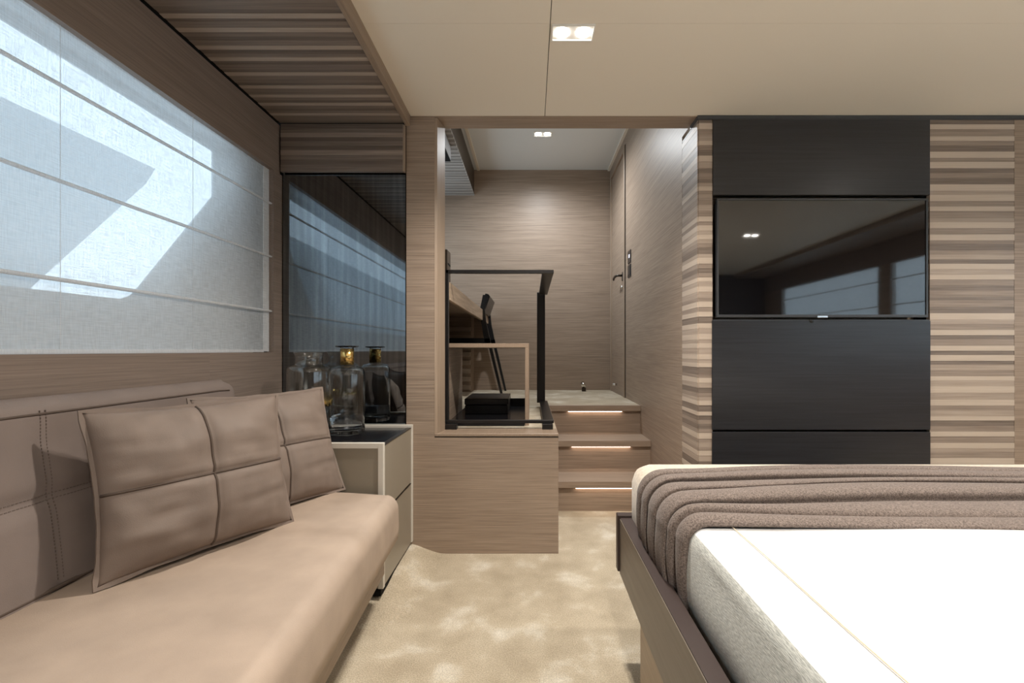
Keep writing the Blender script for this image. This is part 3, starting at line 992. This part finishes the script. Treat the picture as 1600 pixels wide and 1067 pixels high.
# ------------------------------------------------------------------ vases
ZN = NZ1 - .012
v1 = empty('glass_bottle_vase', (-.792, 1.985, ZN), 'tall clear glass bottle vase with brass neck on the nightstand', 'vase')
R = .0735
ou = [(0, .002), (.060, .000), (.070, .006), (R, .020), (R, .255), (.070, .272), (.058, .286), (.036, .292), (.0265, .296), (.0255, .365), (.027, .371), (.047, .374), (.0475, .377)]
inn = [(.046, .3785), (.026, .3755), (.0225, .368), (.0225, .298), (.035, .2885), (.056, .282), (.0665, .270), (.0700, .252), (.0700, .036), (.066, .026), (.05, .020), (0, .020)]
lathe('glass_body', ou + inn, (-.792, 1.985, ZN), M['glass'], v1, 48)
lathe('brass_collar', [(.0268, .297), (.0285, .297), (.0285, .366), (.0268, .366)], (-.792, 1.985, ZN), M['brass'], v1, 40, close=True)
lathe('water', [(0, .0205), (.05, .0205), (.066, .0265), (.0697, .0365), (.0697, .078), (0, .078)], (-.792, 1.985, ZN), M['water'], v1, 48)
c2 = (-.962, 2.000, ZN)
v2 = empty('glass_jar_vase', c2, 'wide necked clear glass jar vase with brass band behind the cushion', 'vase')
R = .089
ou = [(0, .002), (.072, .000), (.083, .006), (R, .022), (R, .268), (.086, .283), (.074, .292), (.060, .296), (.0555, .303), (.0545, .330), (.060, .3455), (.0635, .352)]
inn = [(.0615, .353), (.057, .346), (.0515, .331), (.0520, .303), (.058, .2925), (.072, .288), (.0825, .280), (.0852, .266), (.0852, .036), (.080, .025), (.06, .018), (0, .018)]
lathe('glass_body', ou + inn, c2, M['glass_thin'], v2, 48)
lathe('brass_band', [(R + .0004, .118), (R + .0020, .118), (R + .0020, .146), (R + .0004, .146)], c2, M['brass'], v2, 48, close=True)

# ------------------------------------------------------------------ bed
bd = empty('bed_frame', (1.2, .4, 0), 'low bed frame with bronze side rail and dark cap', 'bed')
BX0, BX1, BY0, BY1 = .270, 2.13, -1.95, 1.405
BZ0, BZ1 = .277, .445
box('side_rail', BX0, BX0 + .034, BY0, BY1 - .004, BZ0, BZ1 - .003, M['bed_side'], bd)
box('rail_cap', BX0 + .002, BX0 + .036, BY0, BY1 - .004, BZ1 - .003, BZ1, M['bed_top'], bd)
box('side_rail', BX1 - .034, BX1, BY0, BY1 - .004, BZ0, BZ1, M['bed_side'], bd)
box('foot_rail', BX0 - .006, BX1 + .006, BY1 - .003, BY1 + .026, BZ0 + .004, BZ1 + .007, M['bed_top'], bd, bev=.002)
box('slat_base', BX0 + .034, BX1 - .034, BY0, BY1 - .003, BZ0 + .02, BZ1 - .065, M['bed_top'], bd)
box('plinth', BX0 + .035, BX1 - .10, BY0 + .05, 1.285, 0.0, BZ0 + .02, M['bed_plinth'], bd)

mt = empty('mattress', (1.2, .3, BZ1 - .065), 'white mattress with grey linen side and piped seam', 'mattress')
MX0, MX1, MY0, MY1, MZ0, MZ1 = .322, 2.08, -1.9, 1.398, BZ1 - .065, .592
bm = bmesh.new()


def mat_sec(y, rtop):
    e = 0
    out = []
    # side: from bottom up, slightly bulged, then small rounded shoulder
    for q in range(9):
        t = q / 8
        z = MZ0 + (MZ1 - .030 - MZ0) * t
        out.append((MX0 + .012 * (1 - t) ** 2 - .010 * math.sin(PI * t) + .0035 * noise.noise(Vector((y * 7, z * 14, 2))), z))
    for q in range(1, 7):
        a = PI / 2 * q / 6
        out.append((MX0 + .030 - .030 * math.cos(a), MZ1 - .030 + .030 * math.sin(a)))
    for q in range(1, 13):
        x = MX0 + .030 + (MX1 - .06 - MX0) * q / 12
        out.append((x, MZ1 + .010 * math.sin(PI * q / 13) + .004 * noise.noise(Vector((x * 3, y * 3, 5)))))
    out.append((MX1, MZ1 - .03)); out.append((MX1, MZ0))
    return out


ysec = [MY0 + (MY1 - MY0) * i / 60 for i in range(61)]
secs = [[bm.verts.new((p[0], y, p[1])) for p in mat_sec(y, .03)] for y in ysec]
L = len(secs[0])
side_faces = []
for i in range(60):
    for k in range(L):
        f = bm.faces.new((secs[i][k], secs[i + 1][k], secs[i + 1][(k + 1) % L], secs[i][(k + 1) % L]))
        if k < 11: f.material_index = 1
bm.faces.new(secs[0]); bm.faces.new(secs[-1][::-1])
mo = link('mattress_body', bm, M['linen_white'], mt, True)
mo.data.materials.append(M['linen_grey'])
tube('seam_piping', [(.408 + .0015 * math.sin(y * 9), y, MZ1 + .0045 + .004 * noise.noise(Vector((.408 * 3, y * 3, 5)))) for y in [MY0 + .1 * i for i in range(33)]], .0011, plain('tan_piping', (.60, .52, .38), .7), mt, n=6)

# cream coverlet folded over the foot of the bed
bm = bmesh.new()
add_box(bm, MX0 - .016, MX1 + .02, 1.06, MY1 + .050, BZ1 - .055, MZ1 + .016, .055, 6)
cv = link('coverlet', bm, M['cream'], smooth=True)
tag(cv, 'cream coverlet tucked round the foot of the bed', 'coverlet')

# brown wool throw, gathered into folds
bm = bmesh.new()
TZ = MZ1 + .018
XT0 = MX0 - .014
rr = .055
path = []
for q in range(15):                                   # hanging side, from the bottom up
    z = .395 + (TZ - rr - .395) * q / 14
    path.append((XT0 + .016 * (1 - q / 14) ** 2 - .004 * math.sin(PI * q / 14), z, -1.0, 0.0, 'side'))
for q in range(1, 11):
    a = PI / 2 * q / 10
    path.append((XT0 + rr - rr * math.cos(a), TZ - rr + rr * math.sin(a), -math.cos(a), math.sin(a), 'arc'))
xe = MX1 - .02
for q in range(1, 56):
    path.append((XT0 + rr + (xe - XT0 - rr) * (q / 55) ** 1.2, TZ, 0, 1.0, 'top'))


def lerp(a, b, t): return a + (b - a) * t


def creases(s):
    """crease positions (Y) at arc length s from the hanging hem"""
    t = sstep(.18, .75, s)
    t2 = sstep(.7, 1.7, s)
    w = lambda k, f: .008 * math.sin(s * f + k)
    far = lerp(1.285, 1.345, t) - .045 * t2 + w(0, 3) * .5
    c0 = lerp(1.230, 1.292, t) - .06 * t2 + w(.7, 4) * .5
    c1 = lerp(1.165, 1.205, t) - .055 * t2 + w(1, 4) * .5
    c2 = lerp(1.095, 1.165, t) - .075 * t2 + w(2, 5) * .4
    c3 = lerp(1.025, 1.045, t) - .012 * t2 + w(3.2, 4) * .6
    c4 = lerp(.985, .965, t) + w(2.3, 3) * .6
    near = lerp(.935, .895, sstep(.05, 1.2, s)) - .02 * t2 + w(6, 2.5) * .5
    return [far, c0, c1, c2, c3, c4, near]


NF = 6
SUB = 16
ts = [0, .04, .1, .18, .27, .36, .46, .56, .66, .74, .80, .85, .90, .94, .97, .99]
grid = []
s = 0
px = None
for (x, z, nx, nz_, kind) in path:
    if px is not None: s += math.hypot(x - px[0], z - px[1])
    px = (x, z)
    cr = creases(s)
    a_top = sstep(.15, .5, s)
    amp = [lerp(.012, .010, a_top), lerp(.016, .020, a_top), lerp(.014, .012 + .008 * sstep(.6, 1.2, s), a_top), lerp(.020, .024, a_top), lerp(.016, .013, a_top), lerp(.010, .006, a_top)]
    sharp = [.35, 1, lerp(.6, 1, a_top), 1, .25, 0]
    k_side = 1.0 if kind == 'top' else (.9 if kind == 'arc' else .8)
    col = []
    for k in range(NF):
        for t in ts:
            y = lerp(cr[k], cr[k + 1], t)
            # every fold swells towards the camera side and drops over its lip into the crease
            pk = lerp(.52, .84, sharp[k])
            b1 = math.sin(PI / 2 * t / pk) ** .8 if t < pk else max(0.0, math.cos(PI / 2 * (t - pk) / (1 - pk))) ** .6
            if k == NF - 1: b1 = math.sin(PI * t) ** .7 if 0 < t < 1 else 0
            h = amp[k] * b1 * k_side + .002
            if t >= pk: y -= .012 * sharp[k] * math.sin(PI * min(1, (t - pk) / (1 - pk)))
            h += .0012 * noise.noise(Vector((x * 6, y * 9, z * 6)))
            base = .012 * sstep(.98, 1.10, y)          # lies over the coverlet at the far end
            if kind == 'side': h += .004 * math.sin(y * 95 + z * 12) * (1 - (z - .395) / .18)
            col.append((x + nx * (h + base - .006), y, z + nz_ * (h + base - .006)))
    col.append((x - nx * .003, cr[NF], z - nz_ * .003))
    col.append((x - nx * .012, cr[NF] - .001, z - nz_ * .012))
    grid.append([bm.verts.new(c) for c in col])
for i in range(len(grid) - 1):
    for j in range(len(grid[0]) - 1):
        bm.faces.new((grid[i][j], grid[i + 1][j], grid[i + 1][j + 1], grid[i][j + 1]))
th = link('wool_throw', bm, M['wool'], smooth=True)
so_ = th.modifiers.new('thickness', 'SOLIDIFY'); so_.thickness = .004; so_.offset = -1
tag(th, 'brown wool throw gathered in folds across the bed', 'throw')

# ------------------------------------------------------------------ landing: guard rail, bench, box, desk, chair
rl = empty('guard_rail', (-.15, 2.31, ZU), 'black metal guard rail at the edge of the landing', 'railing')
box('top_rail', -.425, .114, 2.300, 2.318, 1.338, 1.356, M['rail'], rl, bev=.0015)
box('top_return', .056, .114, 2.318, 3.21, 1.340, 1.356, M['rail'], rl, bev=.0015)
box('bottom_rail', -.425, .114, 2.296, 2.318, .590, .606, M['rail'], rl, bev=.0015)
box('bottom_return', .060, .114, 2.318, 3.21, .590, .604, M['rail'], rl, bev=.0015)
box('post', -.434, -.412, 2.300, 2.322, .590, 1.356, M['rail'], rl, bev=.0015)
box('rear_post', .042, .098, 3.195, 3.215, .590, 1.356, M['rail'], rl, bev=.0015)
box('foot', -.428, -.366, 2.272, 2.312, ZU + .001, .590, M['rail'], rl, bev=.001)
box('foot', .056, .108, 2.272, 2.312, ZU + .001, .590, M['rail'], rl, bev=.001)
box('bracket', -.455, -.430, 2.262, 2.290, 1.248, 1.304, M['rail'], rl, bev=.001)

bn = empty('open_bench', (-.22, 2.7, ZU), 'open pale wood bench frame behind the guard rail', 'bench')
box('top', -.460, -.010, 2.40, 2.94, .968, .990, M['wood_trim_y'], bn, bev=.0015)
box('side_panel', -.460, -.438, 2.40, 2.94, ZU, .968, M['wood_y'], bn, bev=.0015)
box('side_panel', -.031, -.010, 2.40, 2.94, ZU, .968, M['wood_trim_y'], bn, bev=.0015)
ty = empty('black_tray', (-.23, 2.75, ZU), 'glossy black tray on the landing floor under the bench', 'tray')
box('tray_base', -.436, -.034, 2.38, 3.14, ZU + .001, ZU + .016, M['ns_top'], ty, bev=.001)
box('tray_rim', -.436, -.034, 3.12, 3.14, ZU + .016, .628, M['black'], ty, bev=.001)
box('tray_rim', -.436, -.034, 2.38, 2.39, ZU + .016, ZU + .026, M['black'], ty, bev=.001)
bx_ = empty('black_case', (-.26, 2.85, ZU + .016), 'low black case lying in the tray under the bench', 'case')
box('case_body', -.390, -.137, 2.72, 3.06, ZU + .016, .630, M['black'], bx_, bev=.003)
box('case_lid', -.392, -.135, 2.718, 3.062, .632, .668, M['black'], bx_, bev=.003)

dk = empty('desk', (-.8, 3.4, ZU), 'pale wood desk fixed along the left side of the landing', 'desk')
box('desk_top', -1.218, -.430, 2.335, YU - .002, 1.270, 1.300, M['wood_y'], dk)
bm = bmesh.new(); add_box(bm, -.432, -.410, 2.335, YU - .002, 1.208, 1.300, .002)
link('apron', bm, wood('desk_apron', (.28, .20, .135), (.50, .39, .285), 'y', 60), dk)
pe = empty('pedestal', (-.85, 4.4, ZU), parent=dk)
box('pedestal_panel', -1.2, -.56, 4.32, YU - .002, ZU, 1.27, M['wood_x'], pe)
for k in range(8):
    z = ZU + .02 + k * .078
    box('slat', -.80, -.565, 4.300, 4.32, z, z + .045, M['zeb'][1], pe, bev=.004)
db = empty('desk_box', (-.5, 2.33, 1.30), 'dark box standing on the near end of the desk', 'box')
box('box_body', -.60, -.424, 2.335, 2.43, 1.301, 1.466, M['bronze'], db, bev=.002)
box('box_slot', -.60, -.4225, 2.35, 2.42, 1.392, 1.400, M['black_gap'], db)

ch = empty('desk_chair', (-.5, 4.27, ZU), 'slim black chair drawn up to the landing desk', 'chair')
CY0, CY1 = 3.92, 4.45


def limb(name, pts, w, yc, th_=.012, parent=ch):
    """a flat limb following (x,z) points with widths w, th_ thick in y"""
    bm = bmesh.new()
    n = len(pts)
    A, B = [], []
    for i, (x, z) in enumerate(pts):
        a = Vector(pts[max(0, i - 1)]); b = Vector(pts[min(n - 1, i + 1)])
        d = (b - a).normalized(); p = Vector((-d.y, d.x)) * (w[i] / 2)
        A.append((x + p.x, z + p.y)); B.append((x - p.x, z - p.y))
    add_prism(bm, A + B[::-1], 'y', yc - th_, yc + th_)
    return link(name, bm, M['black'], parent)


for yc in (CY0, CY1):
    limb('rear_upright', [(-.245, ZU), (-.345, .98), (-.375, 1.05), (-.402, 1.20), (-.412, 1.30), (-.385, 1.42)], [.020, .026, .05, .042, .042, .046], yc)
    limb('front_leg', [(-.73, ZU), (-.72, 1.03)], [.026, .036], yc)
    limb('seat_rail', [(-.345, 1.030), (-.44, 1.022), (-.74, 1.030)], [.055, .038, .034], yc)
bm = bmesh.new()
add_prism(bm, [(-.435, 1.285), (-.398, 1.275), (-.350, 1.412), (-.362, 1.432), (-.388, 1.438), (-.41, 1.40)], 'y', CY0 + .012, CY1 - .012)
link('backrest', bm, M['black'], ch)
box('seat', -.735, -.40, CY0 + .012, CY1 - .012, 1.030, 1.058, M['black'], ch, bev=.006, seg=2)

ds = empty('door_stop', (.50, 4.40, ZU), 'small chrome door stop on the landing carpet', 'door stop')
tube('stem', [(.505, 4.40, ZU), (.505, 4.40, ZU + .045)], .020, M['bronze'], ds, n=16)
tube('cap', [(.507, 4.40, ZU + .045), (.490, 4.372, ZU + .082)], [.022, .019], M['chrome'], ds, n=16)

for (z0, z1, lab, ic) in ((1.640, 1.738, 'black wall switch with a lit icon beside the landing door', True), (1.530, 1.626, 'plain black wall switch below the lit one by the door', False)):
    sw = empty('wall_switch', (XC, 3.63, z0), lab, 'switch', 'black wall switches')
    box('plate', XC - .006, XC - .0005, 3.575, 3.680, z0, z1, M['black'], sw, bev=.001)
    if ic:
        box('lit_icon', XC - .0072, XC - .006, 3.610, 3.638, z0 + .042, z0 + .066, M['icon'], sw)
    else:
        box('rocker', XC - .0085, XC - .006, 3.590, 3.665, z0 + .014, z1 - .014, M['black'], sw, bev=.001)
